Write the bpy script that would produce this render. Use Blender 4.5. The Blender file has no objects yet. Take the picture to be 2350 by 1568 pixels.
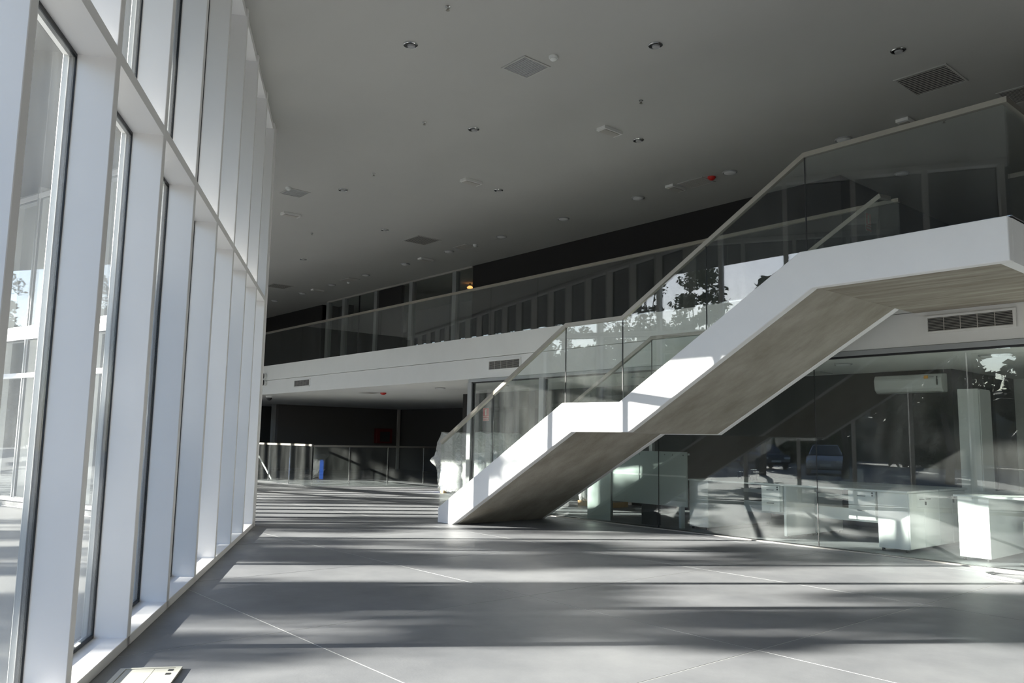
import bpy, bmesh, math, random
import numpy as np
from mathutils import Vector, Matrix, noise
random.seed(7)
S = bpy.context.scene
COL = S.collection
# ------------------------------------------------------------------ camera
F_PX, PITCH, ROLL, YAWB = 1850.27, math.radians(6.985), math.radians(1.027), math.radians(40.458)
fh = Vector((-math.cos(YAWB), math.sin(YAWB), 0)); up = Vector((0, 0, 1)); rt = fh.cross(up)
fw = math.cos(PITCH)*fh + math.sin(PITCH)*up; uu = -math.sin(PITCH)*fh + math.cos(PITCH)*up
RX = rt*math.cos(ROLL) + uu*math.sin(ROLL); UY = -rt*math.sin(ROLL) + uu*math.cos(ROLL)
cam = bpy.data.cameras.new('camera'); cam_o = bpy.data.objects.new('camera', cam); COL.objects.link(cam_o)
cam.sensor_width = 36; cam.lens = F_PX/2350*36; cam.clip_end = 500; cam.clip_start = .05
m = Matrix((RX, UY, -fw)).transposed().to_4x4(); m.translation = Vector((0, 0, 1.27)); cam_o.matrix_world = m
S.camera = cam_o
# ------------------------------------------------------------------ world, sun, exposure
w = bpy.data.worlds.new('sky'); S.world = w; w.use_nodes = True
nt = w.node_tree; bg = nt.nodes['Background']
sky = nt.nodes.new('ShaderNodeTexSky'); sky.sky_type = 'NISHITA'; sky.sun_disc = False
SUN_EL = math.radians(16.6); SUN_DIR = Vector((.572*math.cos(SUN_EL), .820*math.cos(SUN_EL), -math.sin(SUN_EL))).normalized()
sky.sun_elevation = SUN_EL; sky.sun_rotation = math.atan2(-SUN_DIR.x, -SUN_DIR.y)
sky.altitude = 100; sky.air_density = 1.0; sky.dust_density = .25; sky.ozone_density = 1.5
tint = nt.nodes.new('ShaderNodeMix'); tint.data_type = 'RGBA'; tint.blend_type = 'MULTIPLY'; tint.inputs[0].default_value = 1; tint.inputs[7].default_value = (.98, .965, 1.06, 1)
nt.links.new(sky.outputs[0], tint.inputs[6]); nt.links.new(tint.outputs[2], bg.inputs[0]); bg.inputs[1].default_value = .60
sl = bpy.data.lights.new('sun', 'SUN'); so = bpy.data.objects.new('sun', sl); COL.objects.link(so)
sl.energy = 38; sl.angle = math.radians(.53); sl.color = (1, .955, .88)
so.rotation_euler = SUN_DIR.to_track_quat('-Z', 'Y').to_euler(); so.location = (-30, -40, 20)
S.view_settings.view_transform = 'Standard'; S.view_settings.look = 'None'
S.view_settings.gamma = 1; S.view_settings.use_curve_mapping = False; S.view_settings.exposure = 0.0
S.cycles.max_bounces = 10; S.cycles.diffuse_bounces = 5; S.cycles.glossy_bounces = 5
S.cycles.transparent_max_bounces = 24; S.cycles.transmission_bounces = 6
S.cycles.sample_clamp_indirect = 6
# ------------------------------------------------------------------ materials
def mat(name, col, rough=.6, metal=0., spec=.5, n=None, bump=0., bscale=40., emit=None, stretch=None, detail=5):
    """n: (scale, amount, second colour) noise mottling"""
    mm = bpy.data.materials.new(name); mm.use_nodes = True; t = mm.node_tree
    b = t.nodes['Principled BSDF']
    b.inputs['Base Color'].default_value = (*col, 1); b.inputs['Roughness'].default_value = rough
    b.inputs['Metallic'].default_value = metal; b.inputs['Specular IOR Level'].default_value = spec
    tc = t.nodes.new('ShaderNodeTexCoord'); mp = t.nodes.new('ShaderNodeMapping')
    t.links.new(tc.outputs['Object'], mp.inputs[0])
    if stretch: mp.inputs['Scale'].default_value = stretch
    if n:
        ns = t.nodes.new('ShaderNodeTexNoise'); ns.inputs['Scale'].default_value = n[0]; ns.inputs['Detail'].default_value = detail
        ns.inputs['Roughness'].default_value = .65
        t.links.new(mp.outputs[0], ns.inputs[0])
        r = t.nodes.new('ShaderNodeMapRange'); r.inputs[1].default_value = .35; r.inputs[2].default_value = .65
        r.inputs[3].default_value = 0; r.inputs[4].default_value = n[1]
        t.links.new(ns.outputs[0], r.inputs[0])
        mx = t.nodes.new('ShaderNodeMix'); mx.data_type = 'RGBA'
        mx.inputs[6].default_value = (*col, 1); mx.inputs[7].default_value = (*n[2], 1)
        t.links.new(r.outputs[0], mx.inputs[0]); t.links.new(mx.outputs[2], b.inputs['Base Color'])
    if bump:
        nb = t.nodes.new('ShaderNodeTexNoise'); nb.inputs['Scale'].default_value = bscale; nb.inputs['Detail'].default_value = 4
        t.links.new(mp.outputs[0], nb.inputs[0])
        bp = t.nodes.new('ShaderNodeBump'); bp.inputs['Strength'].default_value = bump; bp.inputs['Distance'].default_value = .01
        t.links.new(nb.outputs[0], bp.inputs['Height']); t.links.new(bp.outputs[0], b.inputs['Normal'])
    if emit:
        b.inputs['Emission Color'].default_value = (*emit[0], 1); b.inputs['Emission Strength'].default_value = emit[1]
    return mm
def glass(name, tint=(.95, .975, .96), f0=.045, dust=.015, rough=0.):
    mm = bpy.data.materials.new(name); mm.use_nodes = True; t = mm.node_tree; t.nodes.clear()
    N = t.nodes.new; L = t.links.new
    out = N('ShaderNodeOutputMaterial'); g = N('ShaderNodeNewGeometry'); dt = N('ShaderNodeVectorMath'); dt.operation = 'DOT_PRODUCT'
    L(g.outputs['Normal'], dt.inputs[0]); L(g.outputs['Incoming'], dt.inputs[1])
    def M(op, a, b=None):
        k = N('ShaderNodeMath'); k.operation = op
        for i, v in enumerate((a, b)):
            if v is None: continue
            if isinstance(v, (int, float)): k.inputs[i].default_value = v
            else: L(v, k.inputs[i])
        return k.outputs[0]
    c = M('ABSOLUTE', dt.outputs['Value']); c = M('SUBTRACT', 1., c); c = M('POWER', c, 5.)
    fac = M('ADD', M('MULTIPLY', c, 1-f0), f0)
    tr = N('ShaderNodeBsdfTransparent'); tr.inputs[0].default_value = (*tint, 1)
    gl = N('ShaderNodeBsdfGlossy'); gl.inputs['Roughness'].default_value = rough; gl.inputs[0].default_value = (.96, .98, 1, 1)
    df = N('ShaderNodeBsdfDiffuse'); df.inputs[0].default_value = (.8, .82, .8, 1)
    tl = N('ShaderNodeBsdfTranslucent'); tl.inputs[0].default_value = (.8, .82, .8, 1)
    dm = N('ShaderNodeMixShader'); L(df.outputs[0], dm.inputs[1]); L(tl.outputs[0], dm.inputs[2]); dm.inputs[0].default_value = .5
    tc = N('ShaderNodeTexCoord'); mp = N('ShaderNodeMapping'); mp.inputs['Scale'].default_value = (1, 1, .25)
    ns = N('ShaderNodeTexNoise'); ns.inputs['Scale'].default_value = 4; ns.inputs['Detail'].default_value = 6
    L(tc.outputs['Object'], mp.inputs[0]); L(mp.outputs[0], ns.inputs[0])
    dfac = M('MULTIPLY', M('POWER', ns.outputs[0], 2.), dust*4)
    m1 = N('ShaderNodeMixShader'); L(dfac, m1.inputs[0]); L(tr.outputs[0], m1.inputs[1]); L(dm.outputs[0], m1.inputs[2])
    m2 = N('ShaderNodeMixShader'); L(fac, m2.inputs[0]); L(m1.outputs[0], m2.inputs[1]); L(gl.outputs[0], m2.inputs[2])
    L(m2.outputs[0], out.inputs[0])
    return mm
M_white = mat('white_powder_coat', (.88, .86, .85), .45, n=(3, .25, (.83, .81, .80)))
M_plaster = mat('white_plaster', (.74, .735, .71), .85, n=(1.5, .5, (.68, .675, .65)), bump=.05, bscale=200)
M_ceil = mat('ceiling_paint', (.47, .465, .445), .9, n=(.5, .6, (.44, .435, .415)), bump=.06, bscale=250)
M_stair = mat('white_stair_render', (.82, .82, .82), .6, n=(2, .4, (.76, .76, .76)))
M_soffit = mat('raw_concrete_soffit', (.40, .375, .325), .85, n=(1.6, 1., (.27, .245, .20)), bump=.3, bscale=30, stretch=(.8, 1.5, 1.2), detail=12)
M_soffit2 = mat('raw_concrete_landing', (.38, .355, .30), .85, n=(2.5, 1., (.22, .19, .15)), bump=.3, bscale=30, stretch=(.4, 3.2, 1), detail=9)
M_dark = mat('near_black_wall_paint', (.030, .028, .028), .75, spec=.25)
M_darkfar = mat('near_black_wall_veiled', (.085, .08, .078), .8)  # near-black walls, colour lightened to stand in for distant veiling haze
M_darkgrey = mat('dark_grey_panel', (.035, .036, .038), .6)
M_frame = mat('light_grey_aluminium', (.33, .34, .34), .4, metal=.3)
M_gasket = mat('black_rubber', (.01, .01, .012), .5)
M_steel = mat('satin_steel', (.33, .31, .27), .4, metal=.8, n=(8, .4, (.28, .26, .23)))
M_joint = mat('pale_joint_filler', (.47, .47, .455), .8)
M_black = mat('black_plastic', (.015, .015, .016), .4)
M_chrome = mat('chrome', (.7, .7, .7), .15, metal=1)
M_lens = mat('frosted_lamp_lens', (.75, .75, .75), .3)
M_grille = mat('grey_grille', (.36, .36, .36), .6)
M_grilled = mat('painted_duct_shade', (.05, .05, .05), .8)  # dark plate colour standing in for shade inside the ducts
M_vent = mat('vent_slat_paint', (.42, .40, .37), .5)
M_red = mat('red_plastic', (.55, .02, .015), .35)
M_redp = mat('red_sign_print', (.6, .03, .03), .5)
M_cream = mat('cream_sign_print', (.8, .78, .65), .5)
M_lam = mat('white_laminate', (.76, .78, .77), .3, n=(2, .2, (.7, .72, .71)))
M_lamg = mat('pale_grey_laminate', (.62, .645, .64), .35)
M_counter = mat('grey_green_laminate', (.36, .40, .39), .4)
M_ac = mat('white_appliance_plastic', (.72, .73, .71), .35)
M_label = mat('orange_energy_label', (.75, .35, .03), .5)
M_blue = mat('blue_foam_edge', (.03, .12, .55), .5)
M_wood = mat('pale_timber', (.45, .30, .15), .7, n=(10, .6, (.3, .18, .08)))
M_lampwarm = mat('warm_lamp', (1, .6, .3), .4, emit=((1, .42, .12), 2.2))
M_cable = mat('white_hose', (.7, .7, .68), .4)
M_boxm = mat('beige_metal_cover', (.55, .54, .48), .4, metal=.2)
M_ground = mat('grey_paving', (.17, .17, .165), .9, n=(.8, .6, (.13, .13, .125)), bump=.1)
M_roof = mat('dark_soffit_board', (.045, .046, .05), .7)
M_bark = mat('tree_bark', (.09, .065, .045), .9, bump=.6, bscale=12)
M_leaf = mat('green_leaf', (.055, .075, .018), .6, n=(1.2, .8, (.10, .10, .02)))
M_leaf2 = mat('olive_leaf', (.08, .085, .03), .6, n=(1.2, .8, (.04, .05, .015)))
M_tyre = mat('tyre_rubber', (.02, .02, .02), .8)
G_facade = glass('facade_glass', (.945, .96, .955), .045, .018)
G_rail = glass('balustrade_glass', (.93, .95, .94), .05, .016)
G_part = glass('partition_glass', (.915, .94, .93), .05, .014)
G_car = mat('car_window', (.02, .02, .025), .05)
# floor concrete: mottled, lightly polished, fine scratches
M_floor = mat('polished_concrete', (.228, .231, .24), .45, spec=.28, n=(1.1, .9, (.155, .159, .17)), bump=.05, bscale=60, detail=8)
t = M_floor.node_tree; b = t.nodes['Principled BSDF']
g = t.nodes.new('ShaderNodeNewGeometry'); n2 = t.nodes.new('ShaderNodeTexNoise'); n2.inputs['Scale'].default_value = .9; n2.inputs['Detail'].default_value = 9
t.links.new(g.outputs['Position'], n2.inputs[0])
for nd in t.nodes:
    if nd.type == 'TEX_NOISE' and nd is not n2:
        for l in list(nd.inputs[0].links): t.links.remove(l)
        t.links.new(g.outputs['Position'], nd.inputs[0])
r = t.nodes.new('ShaderNodeMapRange'); r.inputs[1].default_value = .3; r.inputs[2].default_value = .7; r.inputs[3].default_value = .38; r.inputs[4].default_value = .6
t.links.new(n2.outputs[0], r.inputs[0]); t.links.new(r.outputs[0], b.inputs['Roughness'])
# crumpled plastic film
def film():
    mm = bpy.data.materials.new('crumpled_plastic_film'); mm.use_nodes = True; t = mm.node_tree; t.nodes.clear()
    N = t.nodes.new; L = t.links.new; out = N('ShaderNodeOutputMaterial')
    tr = N('ShaderNodeBsdfTransparent'); gl = N('ShaderNodeBsdfGlossy'); gl.inputs['Roughness'].default_value = .18
    df = N('ShaderNodeBsdfDiffuse'); df.inputs[0].default_value = (.75, .77, .74, 1)
    nz = N('ShaderNodeTexNoise'); nz.inputs['Scale'].default_value = 9; nz.inputs['Detail'].default_value = 5; nz.inputs['Distortion'].default_value = 1.5
    tc = N('ShaderNodeTexCoord'); L(tc.outputs['Object'], nz.inputs[0])
    bp = N('ShaderNodeBump'); bp.inputs['Strength'].default_value = .9; bp.inputs['Distance'].default_value = .12; L(nz.outputs[0], bp.inputs['Height'])
    L(bp.outputs[0], gl.inputs['Normal']); L(bp.outputs[0], df.inputs['Normal'])
    a = N('ShaderNodeMixShader'); a.inputs[0].default_value = .4; L(df.outputs[0], a.inputs[1]); L(gl.outputs[0], a.inputs[2])
    c = N('ShaderNodeMixShader'); c.inputs[0].default_value = .62; L(tr.outputs[0], c.inputs[1]); L(a.outputs[0], c.inputs[2])
    L(c.outputs[0], out.inputs[0]); return mm
M_film = film()
# ------------------------------------------------------------------ geometry helpers
class MB:
    def __init__(s): s.v = []; s.f = []
    def quadbox(s, p):  # 8 pts: bottom 4 ccw, top 4 ccw
        o = len(s.v); s.v += [tuple(q) for q in p]
        s.f += [[o+3, o+2, o+1, o], [o+4, o+5, o+6, o+7]] + [[o+i, o+(i+1) % 4, o+4+(i+1) % 4, o+4+i] for i in range(4)]
        return s
    def box(s, x0, x1, y0, y1, z0, z1):
        return s.quadbox([(x0, y0, z0), (x1, y0, z0), (x1, y1, z0), (x0, y1, z0), (x0, y0, z1), (x1, y0, z1), (x1, y1, z1), (x0, y1, z1)])
    def extr(s, poly, fn0, fn1):
        """poly: 2-D points; fn0/fn1 map them to the two 3-D caps"""
        o = len(s.v); n = len(poly)
        s.v += [tuple(fn0(*p)) for p in poly] + [tuple(fn1(*p)) for p in poly]
        s.f += [list(range(o, o+n))[::-1], list(range(o+n, o+2*n))]
        s.f += [[o+i, o+(i+1) % n, o+n+(i+1) % n, o+n+i] for i in range(n)]
        return s
    def xz(s, poly, y0, y1): return s.extr(poly, lambda a, b: (a, y0, b), lambda a, b: (a, y1, b))
    def xy(s, poly, z0, z1): return s.extr(poly, lambda a, b: (a, b, z0), lambda a, b: (a, b, z1))
    def yz(s, poly, x0, x1): return s.extr(poly, lambda a, b: (x0, a, b), lambda a, b: (x1, a, b))
    def lathe(s, c, prof, n=24, axis='z', sgn=1):
        """prof: (r, h) list, revolved about an axis through c"""
        o = len(s.v)
        for r, h in prof:
            for i in range(n):
                a = 2*math.pi*i/n; x, y = r*math.cos(a), r*math.sin(a)
                q = (x, y, h) if axis == 'z' else ((h, x, y) if axis == 'x' else (x, h, y))
                s.v.append((c[0]+q[0], c[1]+q[1], c[2]+q[2]))
        for k in range(len(prof)-1):
            for i in range(n):
                s.f.append([o+k*n+i, o+k*n+(i+1) % n, o+(k+1)*n+(i+1) % n, o+(k+1)*n+i])
        s.f += [[o+i for i in range(n)][::-1], [o+(len(prof)-1)*n+i for i in range(n)]]
        return s
    def bar(s, pts, w, h):
        """rectangular bar along a polyline, mitred; w sideways, h up"""
        P = [Vector(p) for p in pts]; o = len(s.v); n = len(P)
        for i, p in enumerate(P):
            d0 = (P[i]-P[i-1]).normalized() if i else (P[1]-P[0]).normalized()
            d1 = (P[i+1]-P[i]).normalized() if i < n-1 else d0
            d = (d0+d1).normalized(); k = 1/max(.4, d.dot(d0))
            h0 = Vector((d.x, d.y, 0)); side = Vector((-h0.y, h0.x, 0)).normalized()
            sd0 = Vector((-d0.y, d0.x, 0)).normalized()
            kk = 1/max(.4, abs(side.dot(sd0)))
            u = side.cross(d).normalized()*-1
            if u.z < 0: u = -u
            ku = k if kk < 1.01 else 1
            for a, b in ((-1, -1), (1, -1), (1, 0), (-1, 0)):
                s.v.append(tuple(p + side*a*w/2*kk + u*(b*h*ku if b else 0)))
        for i in range(n-1):
            for j in range(4):
                s.f.append([o+i*4+j, o+i*4+(j+1) % 4, o+(i+1)*4+(j+1) % 4, o+(i+1)*4+j])
        s.f += [[o+3, o+2, o+1, o], [o+(n-1)*4+j for j in range(4)]]
        return s
    def tube(s, pts, r, n=8, cap=True, r1=None):
        P = [Vector(p) for p in pts]; o = len(s.v)
        for i, p in enumerate(P):
            d = (P[min(i+1, len(P)-1)]-P[max(i-1, 0)]).normalized()
            a = d.cross(Vector((0, 0, 1)) if abs(d.z) < .9 else Vector((1, 0, 0))).normalized(); b = d.cross(a)
            rr = r if r1 is None else r+(r1-r)*i/(len(P)-1)
            for k in range(n):
                t = 2*math.pi*k/n; s.v.append(tuple(p+a*math.cos(t)*rr+b*math.sin(t)*rr))
        for i in range(len(P)-1):
            for k in range(n): s.f.append([o+i*n+k, o+i*n+(k+1) % n, o+(i+1)*n+(k+1) % n, o+(i+1)*n+k])
        s.f += [[o+k for k in range(n)][::-1], [o+(len(P)-1)*n+k for k in range(n)]]
        return s
    def build(s, name, material, parent=None, bev=0., smooth=False):
        off = Vector((0, 0, 0)); p = parent
        while p is not None and p.parent is not None: p = p.parent
        if p is not None and not p.get('_local'): off = p.location
        me = bpy.data.meshes.new(name); me.from_pydata([(v[0]-off.x, v[1]-off.y, v[2]-off.z) for v in s.v], [], s.f)
        bm = bmesh.new(); bm.from_mesh(me); bmesh.ops.recalc_face_normals(bm, faces=bm.faces); bm.to_mesh(me); bm.free()
        me.materials.append(material); o = bpy.data.objects.new(name, me); COL.objects.link(o); o.parent = parent
        if smooth:
            for q in me.polygons: q.use_smooth = True
            try: me.set_sharp_from_angle(angle=math.radians(40))
            except Exception: pass
        if bev:
            md = o.modifiers.new('bevel', 'BEVEL'); md.width = bev; md.segments = 1; md.limit_method = 'ANGLE'; md.angle_limit = math.radians(35)
        return o
def tag(o, label, cat, group=None, kind=None):
    o['label'] = label; o['category'] = cat
    if group: o['group'] = group
    if kind: o['kind'] = kind
    return o
def thing(name, label, cat, loc=(0, 0, 0), rz=0., group=None, kind=None):
    o = bpy.data.objects.new(name, None); COL.objects.link(o); o.location = loc; o.rotation_euler = (0, 0, rz); o.empty_display_size = .1
    if rz: o['_local'] = 1
    return tag(o, label, cat, group, kind)
def copy_tree(o, parent=None):
    c = o.copy(); COL.objects.link(c)
    if parent is not None: c.parent = parent
    for ch in list(o.children): copy_tree(ch, c)
    return c
def share(o, name, parent, loc):
    """another piece with the same mesh"""
    c = o.copy(); c.name = name; COL.objects.link(c); c.parent = parent; c.location = loc; return c

FD = Vector((-.8735, .4868, 0)); FD.normalize(); FN = Vector((FD.y, -FD.x, 0)); FROT = math.atan2(FD.y, FD.x)
WC = FD*12.1 + FN*(-1.24)
WD = Vector((-math.cos(math.radians(15.2)), -math.sin(math.radians(15.2)), 0)); WN = Vector((WD.y, -WD.x, 0)); WROT = math.atan2(WD.y, WD.x)
H1, H2 = 2.45, 5.84       # ceiling under the mezzanine, hall ceiling
XR, XL, YB = 2.9, -31., 19.
def clip(poly, n, c):
    """keep the part of a 2-D polygon with n.p >= c"""
    out = []
    for i in range(len(poly)):
        a, b = poly[i], poly[(i+1) % len(poly)]; da = n[0]*a[0]+n[1]*a[1]-c; db = n[0]*b[0]+n[1]*b[1]-c
        if da >= 0: out.append(a)
        if (da >= 0) != (db >= 0):
            k = da/(da-db); out.append((a[0]+(b[0]-a[0])*k, a[1]+(b[1]-a[1])*k))
    return out
def rect(x0, x1, y0, y1): return [(x0, y0), (x1, y0), (x1, y1), (x0, y1)]
CF = -1.44; WCc = WN.x*WC.x + WN.y*WC.y - .2
def inside(poly):
    """split at the facade corner and clip to the interior"""
    res = []
    a = clip(clip(poly, (1, 0), WC.x), (FN.x, FN.y), CF)
    b = clip(clip(poly, (-1, 0), -WC.x), (WN.x, WN.y), WCc)
    return [p for p in (a, b) if len(p) > 2]
# ------------------------------------------------------------------ SETTING: floor
fl = thing('floor', 'grey polished concrete floor cast in large slabs with thin pale joints', 'floor', kind='structure')
base = MB()
for p in inside(rect(XL, XR, -5, YB)): base.xy(p, -.12, -.0012)
base.build('joint_bed', M_joint, fl)
XJ = [XR] + [-.8-2.15*i for i in range(15)] ; XJ = [2.9, 1.35, -.8, -2.95, -5.1] + [-5.1-2.15*i for i in range(1, 12)] + [XL]
YJ = [-5, -4.15, -1.95, .25, 2.45, 4.57, 6.98, 9.3, 11.5, 13.7, 15.9, YB]
G = .0045
for i in range(len(XJ)-1):
    for j in range(len(YJ)-1):
        for p in inside(rect(XJ[i+1]+G, XJ[i]-G, YJ[j]+G, YJ[j+1]-G)):
            mb = MB(); mb.xy(p, -.11, 0); mb.build('floor_slab', M_floor, fl)
# ceiling (hall) and the ceiling under the mezzanine
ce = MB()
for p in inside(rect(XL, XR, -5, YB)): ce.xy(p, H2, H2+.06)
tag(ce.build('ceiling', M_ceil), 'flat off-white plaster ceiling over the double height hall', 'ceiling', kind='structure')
ms = thing('mezzanine_floor', 'white mezzanine slab edge running across the hall above the glass partition', 'slab', kind='structure')
MB().box(XL, XR, 9.66, YB, H1+.4, 3.27).build('slab_edge', M_plaster, ms)
MB().box(XL, XR, 9.672, YB, H1, H1+.392).build('lower_fascia', M_plaster, ms)
# outer roof with deep soffit
rf = MB(); rf.box(-48, 4, -3.2, YB+1, 6.0, 6.35)
tag(rf.build('roof', M_roof), 'dark flat roof overhanging far beyond the glazed front', 'roof', kind='structure')
# walls
wb = thing('wall_back', 'near-black painted wall behind the mezzanine and the offices', 'wall', kind='structure')
MB().box(-16.65, -6.49, 12.8, 13.0, 3.27, H2).build('upper_wall', M_dark, wb)
MB().box(-6.69, -6.49, 13.0, YB, 3.27, H2).build('upper_wall_return', M_dark, wb)
MB().box(-16.75, -4.87, 12.8, 13.0, 0, H1).build('lower_wall', M_dark, wb)
MB().box(-16.95, -16.75, 12.8, 18.4, 0, H1).build('lower_wall_return', M_dark, wb)
MB().box(-5.07, -4.87, 13.0, 14.4, 0, H1).build('office_niche', M_dark, wb)
MB().box(-5.5, -4.84, 14.4, 15.3, 0, H1).build('office_niche', M_dark, wb)
MB().box(-5.5, XR, 15.3, 15.5, 0, H1).build('office_end_wall', M_plaster, wb)
MB().box(-28.6, -17.1, 18.4, 18.6, 0, H1).build('lower_wall_far', M_darkfar, wb)
MB().box(XL, XR, YB, YB+.2, 0, H2).build('rear_wall', M_darkgrey, wb)
wl = thing('wall_far', 'black wall at the far end of the hall beyond the stair guard', 'wall', kind='structure')
MB().box(-28.8, -28.6, 13.0, 18.4, 0, H1).build('lower_wall', M_darkfar, wl)
MB().box(XL-.2, XL, -1.2, YB, 0, H2).build('end_wall', M_darkgrey, wl)
MB().box(XL, -25.4, 12.95, 13.15, 3.27, H2).build('upper_wall', M_dark, wl)
MB().box(-25.4, -24.7, 13.6, 13.8, 3.27, H2).build('upper_recess', M_dark, wl)
MB().box(-25.6, -25.4, 13.0, 13.8, 3.27, H2).build('upper_recess', M_dark, wl)
MB().box(-29.0, -28.8, 12.9, 13.1, 0, H1).build('grey_post', M_frame, wl)
MB().box(-28.6, -28.5, 18.2, 18.3, 0, H1).build('corner_post', M_vent, wl)
wr = MB().box(XR, XR+.2, -3.0, YB, 0, H2).build('wall_right', M_darkgrey)
tag(wr, 'plain dark end wall of the hall behind the viewpoint', 'wall', kind='structure')
# ------------------------------------------------------------------ facade (window_1): local x along the facade, local y = outward
def facade(name, label, rot, org, s0, s1, pitch, first, thin, n_post, corner=None, band=(3.18, 3.245), header=None, top=H2+.14):
    e = thing(name, label, 'window', org, rot, kind='structure'); e['_local'] = 1
    yi, yg = 1.24, 1.41   # inner edge of the fins, glass line (local y, outwards)
    if rot != FROT: yi, yg = 0., .17
    L = [first+pitch*k for k in n_post]
    p0 = MB().box(-thin, 0, yi, yg+.05, .0, top).build('mullion', M_white, e, bev=.003)
    c0 = MB().box(-thin*.75, -thin*.25, yg+.06, yg+.09, .0, top).build('outer_cap', M_frame, e, bev=.003)
    p0.location = (L[0], 0, 0); c0.location = (L[0], 0, 0)
    for s in L[1:]:
        share(p0, 'mullion', e, (s, 0, 0)); share(c0, 'outer_cap', e, (s, 0, 0))
    if corner: MB().box(corner[0], corner[1], yi-.0, yg+.09, 0, top).build('corner_post', M_white, e, bev=.003)
    MB().box(s0, s1, yi-.0, yg+.09, -.0, .06).build('sill', M_white, e, bev=.003)
    MB().box(s0, s1, yi+.001, yg+.09, band[0], band[1]).build('transom', M_white, e)
    MB().box(s0, s1, yi+.02, yg+.09, H2-.09, H2-.005).build('head_rail', M_white, e)
    if header: MB().box(s0, s1, yg-.02, yg+.1, header, header+.09).build('door_header', M_white, e)
    z = [(.075, band[0]-.012), (band[1]+.012, H2-.1)]
    w = pitch-thin; ins = .006
    proto = []
    for a, b in z:
        g = MB().box(ins, w-ins, yg+.024, yg+.048, a+.008, b-.008).build('glass_pane', G_facade, e)
        k = MB()
        for q in ((0, ins, a-.012, b+.01), (w-ins, w, a-.012, b+.01)): k.box(q[0], q[1], yg+.016, yg+.052, q[2], q[3])
        for q in ((a-.012, a+.006), (b-.006, b+.01)): k.box(ins, w-ins, yg+.016, yg+.052, q[0], q[1])
        kk = k.build('gasket', M_gasket, g); proto.append(g)
    for i, s in enumerate(L[:-1]):
        for g in proto:
            if i == 0: g.location = (s, 0, 0)
            else:
                c = g.copy(); COL.objects.link(c); c.parent = e; c.location = (s, 0, 0)
                d = g.children[0].copy(); COL.objects.link(d); d.parent = c
    return e
facade('window_1', 'tall white finned glass front along the hall with slender mullions and a mid transom', FROT, (0, 0, 0), -4.45, 12.1, 1.085, 4.335, .075, range(-8, 8), corner=(11.93, 12.12))
ft = facade('window_2', 'second glazed front turning outward past the corner, its white slab band sunlit', WROT, tuple(WC), .0, 21., 1.1, 0.05, .07, range(0, 19), band=(3.0, 3.25), header=2.27)
# ------------------------------------------------------------------ ground floor glass partition
YP = 9.66
wp = thing('window_3', 'clear frameless glass partition under the mezzanine with pale grey head rail', 'window', kind='structure')
MB().box(-12.63, XR, YP+.0, YP+.10, 2.385, H1-.004).build('head_rail', M_frame, wp, bev=.003)
MB().box(-12.63, XR, YP+.012, YP+.09, 2.365, 2.384).build('head_track', M_gasket, wp)
MB().box(-10.4, XR, YP-.045, YP-.005, 0, .010).build('floor_track', M_vent, wp)
MB().box(-12.63, XR, YP+.0, YP+.09, .0, .012).build('floor_gasket', M_gasket, wp)
for x in (-12.58, -10.5):
    MB().box(x-.06, x+.06, YP-.012, YP+.11, 0, 2.384).build('post', M_frame, wp, bev=.003)
    MB().box(x+.061, x+.085, YP+.02, YP+.07, .02, 2.36).build('post_gasket', M_gasket, wp)
XS = [-12.49, -10.565, -10.41, -7.91, -5.355, -2.8, -.25, 2.3, XR]
for i in (0, 2, 3, 4, 5, 6, 7):
    MB().box(XS[i]+.004, XS[i+1]-.004, YP+.035, YP+.047, .014, 2.366).build('glass_pane', G_part, wp)
for x in XS[3:8]: MB().box(x-.0035, x+.0035, YP+.034, YP+.048, .014, 2.366).build('pane_joint', M_gasket, wp)
# ------------------------------------------------------------------ mezzanine shopfront
wm = thing('window_4', 'glazed office front at the back of the mezzanine with pale posts', 'window', kind='structure')
for x in (-24.6, -23.5, -21.48, -19.52, -17.4):
    MB().box(x-.085, x+.085, 12.74, 12.88, 3.27, H2-.05).build('post', M_frame, wm)
MB().box(-24.68, -16.65, 12.76, 12.88, H2-.05, H2-.002).build('head_rail', M_vent, wm)
for a, b in ((-24.5, -23.6), (-23.4, -21.58), (-20.1, -19.62), (-19.42, -17.5), (-17.3, -16.66)):
    MB().box(a, b, 12.80, 12.812, 3.28, H2-.05).build('glass_pane', G_part, wm)
MB().box(-21.38, -20.1, 12.80, 12.9, 3.28, H2-.05).build('dark_door_leaf', M_dark, wm)
MB().box(-24.7, -16.5, 16.0, 16.1, 3.27, H2).build('inner_wall', M_darkgrey, wm)
MB().box(-22.6, -22.55, 12.8, 12.82, 3.28, H2-.05).build('pane_joint', M_gasket, wm)
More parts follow.
